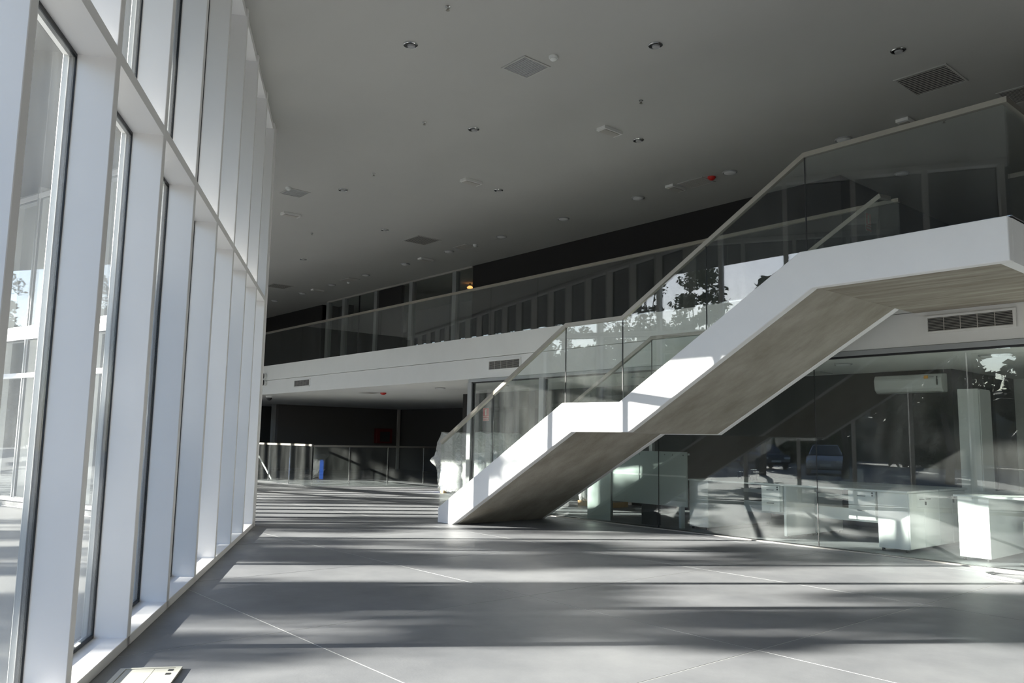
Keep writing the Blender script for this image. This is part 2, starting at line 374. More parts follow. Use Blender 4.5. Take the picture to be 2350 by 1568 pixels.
# ------------------------------------------------------------------ STAIRCASE
st = thing('staircase', 'white cantilever-looking staircase with raw concrete underside and glass balustrades', 'staircase', (-6.5, 8.3, 0))
TOP = [(-10.3, .225), (-7.59, 1.765), (-6.6, 1.755), (-4.18, 3.205), (-2.3, 3.2)]
BOT = [(-2.3, 2.82), (-4.05, 2.825), (-6.46, 1.39), (-7.42, 1.39), (-9.93, .001), (-10.3, .001)]
YN, YF = 7.35, 9.25
MB().xz(TOP+BOT, YN, YN+.1).build('near_stringer', M_stair, st, bev=.006)
MB().xz(TOP[:3]+[(-4.18, 3.205), (-4.05, 3.205), (-4.05, 2.825)]+BOT[2:], YF-.1, YF).build('far_stringer', M_stair, st, bev=.006)
MB().box(-2.4, -2.3, YN+.1, YP-.004, 2.82, 3.2).build('landing_edge', M_stair, st)['label'] = 'white end face of the top landing'
c0 = MB(); c0.xz([(-10.2, .002), (-7.56, 1.5), (-6.62, 1.5), (-4.15, 2.98), (-4.05, 2.98), (-4.05, 2.833), (-6.46, 1.397), (-7.42, 1.397), (-9.9, .002)], YN+.102, YF-.102)
c0.build('flight_soffit', M_soffit, st, bev=0)['label'] = 'raw stained concrete underside of the flights'
MB().box(-4.049, -2.402, YN+.102, YP-.004, 2.835, 3.1).build('landing_slab', M_soffit2, st)['label'] = 'raw board-marked concrete top landing'
MB().box(-7.65, -6.6, YN+.102, YF-.102, 1.5, 1.6).build('half_landing', M_stair, st)
n1 = 9
for i in range(n1-1):
    x0 = -10.2+i*.285; z1 = (i+1)*1.6/n1
    MB().xz([(x0, max(.004, z1-.178)), (x0, z1), (x0+.285, z1), (x0+.285, z1-.02)], YN+.102, YF-.102).build('step', M_stair, st)
n2 = 8
for i in range(n2-1):
    x0 = -6.6+i*.35; z1 = 1.6+(i+1)*1.5/n2
    MB().xz([(x0, z1-.187), (x0, z1), (x0+.35, z1), (x0+.35, z1-.02)], YN+.102, YF-.102).build('step', M_stair, st)
def interp(poly, x):
    for (a, za), (b, zb) in zip(poly, poly[1:]):
        if a <= x <= b: return za+(zb-za)*(x-a)/(b-a)
    return poly[-1][1]
RAIL = [(-10.34, 1.235), (-7.58, 2.82), (-6.59, 2.815), (-4.135, 4.24), (-2.29, 4.24)]
def balustrade(y, joints, x_end, name='glass_panel'):
    for a, b in zip(joints, joints[1:]):
        xs = sorted({a+.005, b-.005} | {x for x, _ in RAIL+TOP if a+.02 < x < b-.02})
        lo = [(x, interp(TOP, max(x, -10.3))+.004) for x in xs]; hi = [(x, interp(RAIL, x)-.045) for x in xs]
        if a < -10.3: lo[0] = (a+.005, .2)
        MB().xz(lo+hi[::-1], y, y+.014).build(name, G_rail, st)
        if b < x_end: MB().box(b-.004, b+.004, y, y+.014, interp(TOP, b)+.004, interp(RAIL, b)-.046).build('panel_joint', M_gasket, st)
balustrade(7.40, [-10.34, -9.07, -7.585, -6.59, -5.35, -4.13, -2.29], -2.4)
balustrade(9.15, [-10.34, -9.07, -7.585, -6.59, -5.35, -4.2], -4.25)
MB().bar([(x, 7.407, z) for x, z in RAIL] + [(-2.29, YP-.02, 4.24)], .048, .05).build('handrail', M_steel, st)['label'] = 'satin metal handrail of the near balustrade'
MB().bar([(x, 9.157, z) for x, z in RAIL[:3]] + [(-4.2, 9.157, 4.2), (-4.0, 9.25, 4.24), (-3.95, YP, 4.24)][:1] + [(-4.2, 9.45, 4.235)], .048, .05).build('handrail', M_steel, st)
MB().box(-2.297, -2.283, 7.415, YP-.02, 3.21, 4.19).build('glass_panel', G_rail, st)
MB().box(-4.207, -4.193, 9.18, YP+.02, 3.275, 4.19).build('glass_panel', G_rail, st)
# ------------------------------------------------------------------ mezzanine railing
def rail_run(name, label, p0, p1, z0, zt, joints, group=None, w=.05):
    e = thing(name, label, 'railing', (p0[0], p0[1], z0), group=group)
    P0, P1 = Vector((*p0, 0)), Vector((*p1, 0)); d = (P1-P0); L = d.length; d.normalize(); nn = Vector((-d.y, d.x, 0))*.007
    js = joints
    for a, b in zip(js, js[1:]):
        A = P0+d*(a+.005); B = P0+d*(b-.005)
        q = [A-nn, B-nn, B+nn, A+nn]
        MB().quadbox([(v.x, v.y, z0+.004) for v in q]+[(v.x, v.y, zt-.045) for v in q]).build('glass_panel', G_rail, e)
    MB().bar([(P0.x, P0.y, zt), (P1.x, P1.y, zt)], w, .05).build('handrail', M_steel, e)
    return e, P0, d
e, _, _ = rail_run('mezzanine_railing', 'long glass railing with brass-toned metal rail along the mezzanine edge', (XL+.1, 9.72), (-4.2, 9.72), 3.27, 4.275, [0, 1.3]+[1.3+1.35*k for k in range(1, 19)]+[26.7])
e, _, _ = rail_run('mezzanine_railing', 'short continuation of the mezzanine glass railing to the right of the top landing', (-2.24, 9.72), (XR, 9.72), 3.27, 4.275, [0, 1.3, 2.6, 3.9, 5.1])
e, _, _ = rail_run('stairwell_railing', 'low glass guard with metal rail facing the glazed front at the far stairwell', (-24.6, 9.80), (-19.4, 9.80), 0, 1.075, [0, 1.3, 2.6, 3.9, 5.2])
for k in (1.3, 2.6, 3.9): MB().box(-24.6+k-.012, -24.6+k+.012, 9.785, 9.815, .004, 1.02).build('clip_post', M_chrome, e)
e, _, _ = rail_run('stairwell_railing', 'low glass guard with metal rail running back from the corner of the far stairwell', (-19.4, 9.84), (-19.4, 16.0), 0, 1.055, [0, 1.06, 2.26, 3.46, 4.66, 6.1])
for k in (1.06, 2.26, 3.46, 4.66): MB().box(-19.415, -19.385, 9.84+k-.012, 9.84+k+.012, .004, 1.005).build('clip_post', M_chrome, e)
pl_ = MB().tube([(-23.3, 9.98, .78), (-22.15, 9.98, .02)], .022, 8).build('handrail_bar', M_white)
tag(pl_, 'slanting white bar behind the glass guard of the far stairwell', 'rail')
# ------------------------------------------------------------------ fascia vents
def vent(x0, x1, label, n=9):
    e = thing('air_vent', label, 'vent', ((x0+x1)/2, YP-.03, 2.60), group='air vents on the mezzanine edge')
    z0, z1 = 2.602, 2.758; y = YP+.012
    f = MB(); f.box(x0-.03, x1+.03, y-.022, y-.001, z0-.025, z0); f.box(x0-.03, x1+.03, y-.022, y-.001, z1, z1+.025)
    f.box(x0-.03, x0, y-.022, y-.001, z0, z1); f.box(x1, x1+.03, y-.022, y-.001, z0, z1); f.build('frame', M_plaster, e)
    MB().box(x0, x1, y-.005, y-.001, z0, z1).build('duct_shade_plate', M_grilled, e)  # flat dark plate in place of real shade behind the slats
    p = None
    for i in range(n):
        z = z0+(i+.5)*(z1-z0)/n
        MB().quadbox([(x0, y-.019, z-.005), (x1, y-.019, z-.005), (x1, y-.008, z-.001), (x0, y-.008, z-.001), (x0, y-.019, z-.001), (x1, y-.019, z-.001), (x1, y-.008, z+.003), (x0, y-.008, z+.003)]).build('slat', M_vent, e)
    for k in range(1, 5):
        xx = x0+(x1-x0)*k/5; MB().box(xx-.004, xx+.004, y-.021, y-.017, z0, z1).build('rib', M_vent, e)
vent(-3.905, -3.025, 'long slatted air vent in the white slab edge below the top stair landing')
vent(-11.99, -11.1, 'slatted air vent in the white slab edge above the fire sign')
vent(-20.34, -19.47, 'farthest slatted air vent in the slab edge, near the end of the glazed front')
# ------------------------------------------------------------------ ceiling fittings
def downlight(x, y, z, r, big, label, group):
    e = thing('ceiling_downlight', label, 'downlight', (x, y, z), group=group)
    if big:
        MB().lathe((x, y, z), [(r, -.001), (r, -.012), (r*.93, -.02), (r*.86, -.012), (r*.86, -.004)], 28).build('trim_ring', M_grille, e, smooth=True)
        MB().lathe((x, y, z), [(r*.8, -.004), (r*.78, -.022), (r*.5, -.034), (.004, -.038)], 28).build('lens', M_lens, e, smooth=True)
    else:
        MB().lathe((x, y, z), [(r, -.001), (r, -.01), (r*.9, -.018), (r*.84, -.010), (r*.84, -.003)], 28).build('trim_ring', M_chrome, e, smooth=True)
        MB().lathe((x, y, z), [(r*.83, -.0035), (r*.8, -.011), (r*.004, -.0105)], 28).build('recess_shade_disc', M_black, e, smooth=True)  # black disc painted in for the shade of the recessed can
        MB().lathe((x, y+.012, z), [(r*.56, -.0115), (r*.5, -.03), (r*.004, -.034)], 24).build('lamp_lens', M_grille, e, smooth=True)
    return e
gs, gb = 'small recessed downlights in the hall ceiling', 'large downlights along the mezzanine side'
row = {4.85: 'nearest row, above the glazed front', }
for x, y, lab in [(-7.605, 4.845, 'small dark downlight nearest the glazed front at the top of the ceiling'),
                  (-5.687, 6.948, 'small dark downlight at the top centre, beside the square grille and smoke detector'),
                  (-9.138, 6.972, 'small dark downlight between two sprinklers, second from the top in its row'),
                  (-13.129, 7.002, 'small dark downlight beside the pale diamond grille near the glass front'),
                  (-19.157, 9.167, 'small far downlight alone, below a sprinkler near the glass front'),
                  (-3.874, 9.106, 'small dark downlight just above the large rectangular grille on the right'),
                  (-7.762, 9.072, 'small dark downlight just below the oblong emergency lamp'),
                  (-11.143, 9.111, 'small dark downlight just beyond the second oblong emergency lamp'),
                  (-15.076, 9.106, 'small downlight with a bright glint amid streaks of reflected light')]:
    downlight(x, y, H2, .085, False, lab, gs)
for x, y, lab in [(-3.06, 11.25, 'large pale downlight peeping over the handrail by the landing corner'),
                  (-5.65, 11.28, 'large pale downlight half hidden by the handrail at the top of the flight'),
                  (-7.672, 11.318, 'large pale downlight next to the red alarm beacon'),
                  (-9.693, 11.315, 'large pale downlight left of the grille with the red beacon'),
                  (-11.699, 11.315, 'large pale downlight just above the long black wall'),
                  (-13.733, 11.344, 'large pale downlight right of the dark diamond grille'),
                  (-15.755, 11.348, 'large pale downlight beside the small grille with a detector'),
                  (-17.742, 11.379, 'large pale downlight between the far emergency lamp and the glazed offices'),
                  (-19.76, 11.367, 'large pale downlight next to the far small grille'),
                  (-21.8, 11.39, 'large pale downlight just beyond the far small grille'),
                  (-23.806, 11.421, 'large pale downlight by the last far emergency lamp'),
                  (-25.832, 11.391, 'farthest pale downlight, where ceiling meets the end of the glazed front'),
                  (-5.742, 13.444, 'large pale downlight seen through the landing glass')]:
    downlight(x, y, H2, .125, True, lab, gb)
for x, y, lab in [(-5.697, 11.137, 'downlight in the office ceiling left of the air conditioner'), (-3.797, 11.187, 'downlight in the office ceiling above the tall white cabinet'),
                  (-15.28, 10.87, 'flat downlight in the low ceiling just left of the pale door post'), (-13.4, 11.2, 'flat downlight seen through the glass beside the fire sign'),
                  (-9.6, 11.2, 'downlight behind the glass above the half landing')]:
    downlight(x, y, H1, .125, True, lab, 'downlights in the low ceiling under the mezzanine')
def grille(x, y, z, wx, wy, label, m, group='ceiling grilles', n=12):
    e = thing('ceiling_grille', label, 'grille', (x, y, z), group=group)
    a, b, c, d = x-wx/2, x+wx/2, y-wy/2, y+wy/2
    f = MB(); f.box(a, b, c, c+.025, z-.012, z-.001); f.box(a, b, d-.025, d, z-.012, z-.001); f.box(a, a+.025, c+.025, d-.025, z-.012, z-.001); f.box(b-.025, b, c+.025, d-.025, z-.012, z-.001)
    f.build('frame', M_ceil, e)
    MB().box(a+.025, b-.025, c+.025, d-.025, z-.004, z-.001).build('backing', m, e)
    for i in range(n):
        yy = c+.03+(i+.5)*(wy-.06)/n
        MB().box(a+.025, b-.025, yy-.006, yy+.006, z-.010, z-.005).build('slat', M_vent if m is M_grilled else M_grille, e)
grille(-7.12, 6.215, H2, .44, .43, 'pale grey square grille at the top of the ceiling beside a round smoke detector', M_grille)
grille(-3.95, 10.18, H2, .63, .68, 'large dark rectangular grille at the upper right of the ceiling', M_grilled)
grille(-13.94, 6.44, H2, .45, .42, 'pale grille near the glazed front left of a dark downlight', M_grille)
grille(-15.3, 10.24, H2, .66, .65, 'dark square grille midway down the hall ceiling', M_grilled)
grille(-8.40, 11.37, H2, .54, .40, 'grey grille between the white lamp box and the red beacon', M_grilled)
grille(-15.1, 11.36, H2, .50, .38, 'small grey grille with a detector at its corner', M_grilled)
grille(-20.72, 11.40, H2, .55, .36, 'far small grille near the glazed offices', M_grilled)
grille(-23.2, 10.35, H2, .64, .65, 'farthest dark grille beside the end of the glazed front', M_grilled)
grille(-3.15, 11.45, H2, .8, .55, 'dark grille at the right edge behind the landing corner', M_grilled)
grille(-18.62, 11.0, H1, .55, .40, 'flat grille on the low ceiling beside the lower red beacon', M_grilled)
grille(-6.85, 12.3, H1, .55, .40, 'flat grille on the office ceiling right behind the stair', M_grilled)
grille(-3.15, 11.75, H1, .6, .5, 'flat grille on the office ceiling at the right edge', M_grilled)
def emlamp(x, y, label, z=H2):
    e = thing('emergency_lamp', label, 'lamp', (x, y, z), group='oblong emergency lamps on the hall ceiling')
    MB().box(x-.085, x+.085, y-.19, y+.19, z-.045, z-.001).build('housing', M_plaster, e)
    MB().box(x-.065, x+.065, y-.15, y+.15, z-.056, z-.0455).build('diffuser', M_vent, e)
emlamp(-7.79, 8.46, 'oblong white emergency lamp at the centre of the ceiling')
emlamp(-11.07, 8.42, 'second oblong emergency lamp, above the downlight over the streaks')
emlamp(-15.36, 7.02, 'oblong emergency lamp close to the glazed front')
emlamp(-8.80, 11.30, 'oblong emergency lamp touching the grey grille by the red beacon')
emlamp(-16.84, 11.41, 'far oblong emergency lamp among the pale downlights')
emlamp(-22.88, 11.48, 'farthest oblong emergency lamp near the glazed offices')
emlamp(-4.72, 11.3, 'oblong emergency lamp peeping above the landing handrail')
def sprinkler(x, y, label, z=H2):
    e = thing('sprinkler_head', label, 'sprinkler', (x, y, z), group='sprinkler heads')
    MB().lathe((x, y, z), [(.03, -.001), (.03, -.006), (.012, -.01), (.01, -.03)], 12).build('escutcheon', M_chrome, e)
    MB().lathe((x, y, z-.045), [(.022, .0), (.022, .003)], 12).build('deflector', M_steel, e)
    MB().box(x-.012, x-.008, y-.003, y+.003, z-.045, z-.025).box(x+.008, x+.012, y-.003, y+.003, z-.045, z-.025).build('yoke', M_steel, e)
for x, y, l in [(-6.635, 4.678, 'sprinkler head at the top edge of the ceiling'), (-9.42, 6.285, 'sprinkler head up and left of a small downlight'), (-6.796, 7.998, 'sprinkler head right of centre above the emergency lamp'),
                (-11.928, 6.943, 'sprinkler head above the pale round patch'), (-16.507, 8.079, 'far sprinkler head near the glazed front'), (-4.35, 11.6, 'sprinkler head seen through the landing glass')]:
    sprinkler(x, y, l)
def detector(x, y, z, label, m, r=.055, red=False):
    e = thing('alarm_beacon' if red else 'smoke_detector', label, 'alarm' if red else 'detector', (x, y, z))
    MB().lathe((x, y, z), [(r, -.001), (r, -.02), (r*.92, -.03)], 20).build('base', M_ac if not red else M_red, e, smooth=True)
    MB().lathe((x, y, z), [(r*.8, -.031), (r*.78, -.042), (r*.45, -.058), (.004, -.062)], 20).build('dome', m, e, smooth=True)
detector(-6.686, 6.272, H2, 'round white smoke detector beside the top square grille', M_ac)
detector(-8.031, 11.303, H2, 'red alarm beacon on the upper ceiling beside a pale downlight', M_red, .07, True)
detector(-18.306, 11.2, H1, 'red alarm beacon on the low ceiling under the mezzanine', M_red, .08, True)
detector(-14.75, 11.38, H2, 'smoke detector on the corner of the small grey grille', M_ac)
detector(-13.72, 6.2, H2, 'smoke detector beside the pale grille near the glazed front', M_ac)
detector(-21.05, 11.55, H2, 'far smoke detector beside the far small grille', M_ac)
detector(-4.1, 13.9, H1, 'small white detector on the office ceiling at the far right', M_ac)
cm = thing('security_camera', 'small black dome camera under the slab edge beside the glazed front', 'camera', (-22.9, 10.1, H1))
MB().lathe((-22.9, 10.1, H1), [(.10, -.001), (.10, -.04), (.085, -.05)], 18).build('housing', M_ac, cm, smooth=True)
MB().lathe((-22.9, 10.1, H1), [(.08, -.051), (.075, -.09), (.045, -.13), (.004, -.14)], 18).build('dome', M_black, cm, smooth=True)
# round fittings on the slab edge by the end of the glazed front
for z, l in ((2.97, 'upper'), (2.78, 'lower')):
    e = thing('round_speaker', l+' of two round black-and-white fittings on the slab edge by the glazed front', 'speaker', (-22.2, YP-.1, z), group='round fittings on the slab edge')
    y0 = YP if z > 2.85 else YP+.012
    MB().lathe((-22.2, y0, z), [(.07, -.001), (.088, -.05), (.086, -.09)], 20, axis='y').build('body', M_ac, e, smooth=True)
    MB().lathe((-22.2, y0, z), [(.084, -.091), (.075, -.12), (.04, -.135), (.004, -.14)], 20, axis='y').build('front', M_black, e, smooth=True)
# ------------------------------------------------------------------ signs, cabinet
def sign(loc, wd, h, label, axis='y'):
    e = thing('fire_sign', label, 'sign', loc)
    x, y, z = loc
    def bx(a0, a1, z0, z1, d0, d1, nm, m):
        if axis == 'y': MB().box(x+a0, x+a1, y-d1, y-d0, z+z0, z+z1).build(nm, m, e)
        else: MB().box(x+d0, x+d1, y+a0, y+a1, z+z0, z+z1).build(nm, m, e)
    bx(-wd/2, wd/2, -h/2, h/2, .001, .008, 'plate', M_cream)
    bx(-wd*.46, wd*.46, -h*.15, h*.48, .009, .012, 'red_field', M_redp)
    bx(-wd*.46, wd*.46, -h*.47, -h*.2, .009, .012, 'red_text_band', M_redp)
    bx(-wd*.14, wd*.1, -h*.08, h*.36, .013, .016, 'extinguisher_symbol', M_cream)
    bx(-wd*.04, wd*.16, h*.36, h*.41, .013, .016, 'nozzle_symbol', M_cream)
    for k in range(5): bx(-wd*.38+k*wd*.16, -wd*.28+k*wd*.16, -h*.38, -h*.29, .013, .016, 'letter_mark', M_cream)
sign((-15.96, 12.8, 1.905), .245, .33, 'red and cream fire extinguisher sign on the dark wall behind the plastic wrapped furniture')
sign((-6.49, 13.74, 5.2), .2, .33, 'red and cream sign on the upper dark wall seen through the stair glass', axis='x')
hc = thing('fire_hose_cabinet', 'dark red fire hose cabinet on the black wall at the far end', 'cabinet', (-28.5, 17.5, 1.1))
MB().box(-28.599, -28.40, 17.14, 17.88, 1.05, 1.65).build('body', mat('dark_red_paint', (.12, .01, .01), .5), hc, bev=.01)
MB().box(-28.399, -28.385, 17.3, 17.75, 1.12, 1.52).build('door_pane', M_darkgrey, hc)
lp = thing('ceiling_lamp', 'small glowing orange lamp inside the glazed mezzanine office', 'lamp', (-18.6, 14.2, H2))
MB().lathe((-18.6, 14.2, H2), [(.02, -.001), (.02, -.08)], 12).build('stem', M_black, lp)
MB().lathe((-18.6, 14.2, H2), [(.04, -.081), (.09, -.12), (.085, -.15), (.004, -.15)], 18).build('shade', M_lampwarm, lp, smooth=True)
# ------------------------------------------------------------------ wrapped furniture
def wrapped(name, label, c, dim, lobes=(), seed=1, rz=0., inner=None, sag=.04):
    e = thing(name, label, 'furniture', c, rz); e['_local'] = 1
    bm = bmesh.new(); bmesh.ops.create_cube(bm, size=1); bmesh.ops.subdivide_edges(bm, edges=bm.edges, cuts=26, use_grid_fill=True)
    for v in bm.verts:
        p = v.co.copy(); zz = p.z+.5
        sx = 1-.10*max(0, zz-.8)*5; sx *= .90+.10*min(1, abs(zz-.0)*4) if zz < .25 else 1
        q = Vector((p.x*dim[0]*sx, p.y*dim[1]*sx, .05+zz*dim[2]))
        for lx, lz, amt, wd_ in lobes:
            q.x += amt*math.exp(-((zz-lz)/wd_)**2)*(1 if p.x*lx > .3 else 0)
        nz = noise.noise_vector(q*3.5+Vector((seed*7, 0, 0)))*sag*1.6 + noise.noise_vector(q*11+Vector((0, seed*3, 0)))*sag*.6
        v.co = q+nz+noise.noise_vector(q*24+Vector((0, 0, seed)))*sag*.35
    me = bpy.data.meshes.new('plastic_wrap'); bm.to_mesh(me); bm.free(); me.materials.append(M_film)
    for q in me.polygons: q.use_smooth = False
    o = bpy.data.objects.new('plastic_wrap', me); COL.objects.link(o); o.parent = e
    if inner: inner(e)
    return e
def inn(e):
    MB().box(-1.18, 1.18, -.24, .24, .12, .75).build('wrapped_body', M_lamg, e, bev=.02)
    for x in (-1.05, 1.05):
        for y in (-.25, .25): MB().box(x-.06, x+.06, y-.05, y+.05, 0, .06).build('timber_foot', M_wood, e)
wrapped('wrapped_furniture', 'tall bulky furniture wrapped in shiny crumpled clear plastic behind the first glass panel', (-14.72, 11.65, 0), (2.6, .62, 1.36), lobes=((-1, .52, -.28, .07),), inner=inn)
def inn2(e):
    MB().box(-.36, .36, -.22, .22, .14, .55).build('wrapped_body', M_lamg, e, bev=.02)
    MB().box(-.42, .42, -.28, .28, .0, .10).build('timber_base', M_wood, e)
wrapped('wrapped_bundle', 'smaller plastic wrapped bundle on a timber base glimpsed under the stair', (-11.2, 12.0, 0), (.8, .55, .55), seed=4, inner=inn2)
bl = MB().box(-16.34, -16.13, 11.72, 11.75, 0, .58).build('foam_board', M_blue, bev=.004)
tag(bl, 'bright blue foam board standing beside the plastic wrapped furniture', 'board')
# ------------------------------------------------------------------ office furniture
def cabinet(x0, x1, y0, y1, doors, label, h=.715):
    e = thing('storage_cabinet', label, 'cabinet', ((x0+x1)/2, (y0+y1)/2, 0), group='low office cabinets')
    MB().box(x0, x1, y0, y1, .035, h).build('body', M_lam, e, bev=.003)
    for x in (x0+.04, x1-.04):
        for y in (y0+.04, y1-.04): MB().lathe((x, y, 0), [(.02, .0), (.02, .034)], 10).build('foot', M_black, e)
    if doors:
        n = 4; w_ = (y1-y0)/n
        for i in range(n):
            a, b = y0+i*w_+.003, y0+(i+1)*w_-.003
            d = MB().box(x1+.0005, x1+.018, a, b, .045, h-.006).build('door', M_lam, e, bev=.002)
            hy = b-.09 if i % 2 == 0 else a+.09
            MB().tube([(x1+.018, hy-.045, .63), (x1+.04, hy-.04, .632), (x1+.04, hy+.04, .632), (x1+.018, hy+.045, .63)], .005, 6).build('handle', M_black, d)
            if i % 2: MB().box(x1+.018, x1+.034, a+.012, a+.03, .56, .60).build('key', M_black, d)
    return e
def desk(x0, x1, y0, y1, midx, label, pedestals):
    e = thing('workstation_desk', label, 'desk', ((x0+x1)/2, (y0+y1)/2, 0), group='white shared desks')
    ym = (y0+y1)/2
    MB().box(x0, x1, y0-.03, ym-.012, .716, .741).build('tabletop', M_lam, e, bev=.003)
    MB().box(x0, x1, ym+.012, y1+.03, .716, .741).build('tabletop', M_lam, e, bev=.003)
    for x in midx:
        for s in (-1, 1):
            yy = [(ym+s*.02), (ym+s*.60), (ym+s*.60), (ym+s*.25), (ym+s*.02)]
            MB().yz([(ym+s*.02, .03), (ym+s*.78, .03), (ym+s*.78, .714), (ym+s*.02, .714)], x-.018, x+.018).build('leg_panel', M_lam, e, bev=.002)
            for q in (.06, .72): MB().lathe((x, ym+s*q, 0), [(.015, 0), (.015, .03)], 8).build('foot', M_black, e)
    xs = sorted([x0+.4]+list(midx)+[x1-.4])
    for a, b in zip(xs, xs[1:]):
        MB().box(a+.02, b-.02, ym-.015, ym+.015, .25, .42).build('modesty_panel', M_lam, e, bev=.002)
        MB().box(a+.02, b-.02, ym-.02, ym+.02, .545, .60).build('cable_beam', M_lamg, e)
    for (a, b, s) in pedestals:
        y = y0+.02 if s < 0 else y1-.5
        d = MB().box(a, b, y+.02, y+.48, .352, .714).build('drawer_unit', M_lam, e, bev=.002)
        yf = y+.02 if s < 0 else y+.48
        for z0 in (.355, .535):
            MB().box(a+.002, b-.002, min(yf, yf+s*.018), max(yf, yf+s*.018), z0, z0+.174).build('drawer_front', M_lam, d, bev=.002)
            zz = z0+.115; xm = (a+b)/2; yy = yf+s*.018
            MB().tube([(xm-.05, yy, zz), (xm-.045, yy+s*.022, zz), (xm+.045, yy+s*.022, zz), (xm+.05, yy, zz)], .004, 6).build('drawer_handle', M_black, d)
        for zz in (.66, .69): MB().lathe((b-.035, yf+s*.018, zz), [(.011, 0), (.011, s*.006)], 10, axis='y').build('lock', M_black, d)
    return e
cabinet(-7.68, -7.34, 10.14, 11.84, False, 'white end cabinet nearest the grey-green counter, streaked with sunlight')
cabinet(-4.80, -4.43, 10.14, 11.84, True, 'white cabinet with four handled doors on its end at the right of the first desk')
cabinet(-3.86, -3.53, 10.14, 11.84, False, 'brightly sunlit white end cabinet of the desk at the right edge')
desk(-7.70, -4.40, 10.10, 11.88, (-6.12,), 'white shared desk between two low cabinets behind the glass, with two drawer units', [(-6.43, -6.145, -1), (-5.17, -4.82, -1)])
desk(-3.88, -.60, 10.10, 11.88, (-2.25,), 'white shared desk running out of the right edge of the office', [(-2.6, -2.28, -1), (-1.35, -1.0, -1)])
# counter
e = thing('reception_counter', 'tall grey-green reception counter half hidden behind the stair', 'counter', (-8.4, 10.2, 0))
MB().box(-9.62, -9.1, 9.93, 9.955, .0, 1.05).build('side_panel', M_counter, e, bev=.002)
MB().box(-9.09, -7.585, 9.96, 9.985, .32, 1.14).build('front_panel', M_counter, e, bev=.002)
MB().box(-9.07, -7.6, 9.954, 9.959, .76, .785).build('pale_strip', M_lamg, e)  # pale horizontal strip across the counter front
MB().box(-9.6, -7.6, 9.99, 10.05, 1.09, 1.12).build('counter_top', M_lamg, e)
MB().box(-9.6, -9.56, 9.99, 10.5, .0, 1.05).build('end_panel', M_counter, e)
MB().box(-7.76, -7.72, 9.99, 10.08, .0, 1.08).build('end_panel', M_counter, e)
MB().box(-8.5, -8.2, 10.0, 10.1, 0, .32).build('pedestal', M_darkgrey, e)
for x in (-8.5, -8.0, -7.85, -7.65): MB().lathe((x, 9.959, 1.09), [(.008, 0), (.008, -.003)], 8, axis='y').build('screw_cap', M_black, e)
po = MB().box(-10.35, -10.27, 12.4, 12.48, 0, H1-.002).build('steel_post', M_frame, bev=.002); tag(po, 'pale slim post in the office behind the counter', 'post')
# office background objects
a = thing('air_conditioner', 'white wall-mounted air conditioner on the dark office wall', 'air conditioner', (-5.43, 12.7, 2.1))
MB().yz([(12.799, 2.10), (12.64, 2.10), (12.58, 2.15), (12.56, 2.30), (12.60, 2.37), (12.799, 2.385)], -5.94, -4.93).build('case', M_ac, a, bev=.012)
MB().box(-5.9, -4.98, 12.60, 12.66, 2.092, 2.099).build('outlet_flap', M_grille, a)
MB().box(-5.17, -5.11, 12.552, 12.558, 2.30, 2.345).build('energy_label', M_label, a)
MB().box(-4.99, -4.975, 12.545, 12.556, 2.2, 2.33).build('display_strip', M_black, a)
MB().box(-5.09, -5.03, 12.553, 12.558, 2.315, 2.33).build('sticker', M_grille, a)
tcab = thing('tall_cabinet', 'tall narrow white cabinet standing behind the desks right of the air conditioner', 'cabinet', (-4.55, 12.72, 0))
MB().box(-4.69, -4.415, 12.5, 12.95, .03, 2.12).build('body', M_ac, tcab, bev=.003)
MB().box(-4.414, -4.40, 12.52, 12.93, .05, 2.10).build('door', M_ac, tcab, bev=.002)
MB().box(-4.69, -4.415, 12.52, 12.94, .0, .03).build('plinth', M_black, tcab)
for x, y, l in ((-7.35, 11.0, 'left'), (-6.95, 10.75, 'right')):
    e = thing('desk_cup', ('first' if l == 'left' else 'second')+' of two dark cups with shiny rims on the desk near the counter', 'cup', (x, y, .741))
    MB().lathe((x, y, .741), [(.05, .001), (.055, .10 if l == 'left' else .15)], 18).build('body', M_black, e, smooth=True)
    zt = .741+(.10 if l == 'left' else .15)
    MB().lathe((x, y, zt), [(.057, .0), (.057, .012), (.05, .014), (.004, .014)], 18).build('rim', M_chrome, e, smooth=True)
# ------------------------------------------------------------------ floor things
fb = thing('floor_box', 'beige metal floor box cover with two cable slots by the glazed front', 'floor box', (0, 0, 0), FROT); fb['_local'] = 1
s0, s1, y0, y1 = 4.40, 4.845, .83, 1.145
f = MB(); f.box(s0, s1, y0, y0+.03, .001, .014); f.box(s0, s1, y1-.03, y1, .001, .014); f.box(s1-.02, s1, y0+.03, y1-.03, .001, .014); f.box(s0, s0+.02, y0+.03, y1-.03, .001, .014)
f.build('frame', M_boxm, fb)
MB().box(s0+.022, s1-.022, y0+.032, y0+.135, .001, .011).build('lid', M_boxm, fb)
MB().box(s0+.022, s1-.022, y0+.138, y1-.032, .001, .011).build('lid', M_boxm, fb)
for q in (4.70, 4.77): MB().box(q, q+.03, y0+.036, y0+.062, .0112, .0125).build('cable_slot', M_black, fb)
for q in (4.6, 4.5): pass
pts = []
for i in range(40):
    a = math.pi*(.25+1.5*i/39); pts.append((-2.75+.50*math.cos(a)*1.0, 9.18+.30*math.sin(a), .016))
pts = [(-2.0, 9.40, .016)]+pts[:]+[(-1.6, 8.75, .016)]
hs = MB().tube(pts, .013, 8).build('hose', M_cable, smooth=True); tag(hs, 'loop of thin white hose lying on the floor by the partition', 'hose')
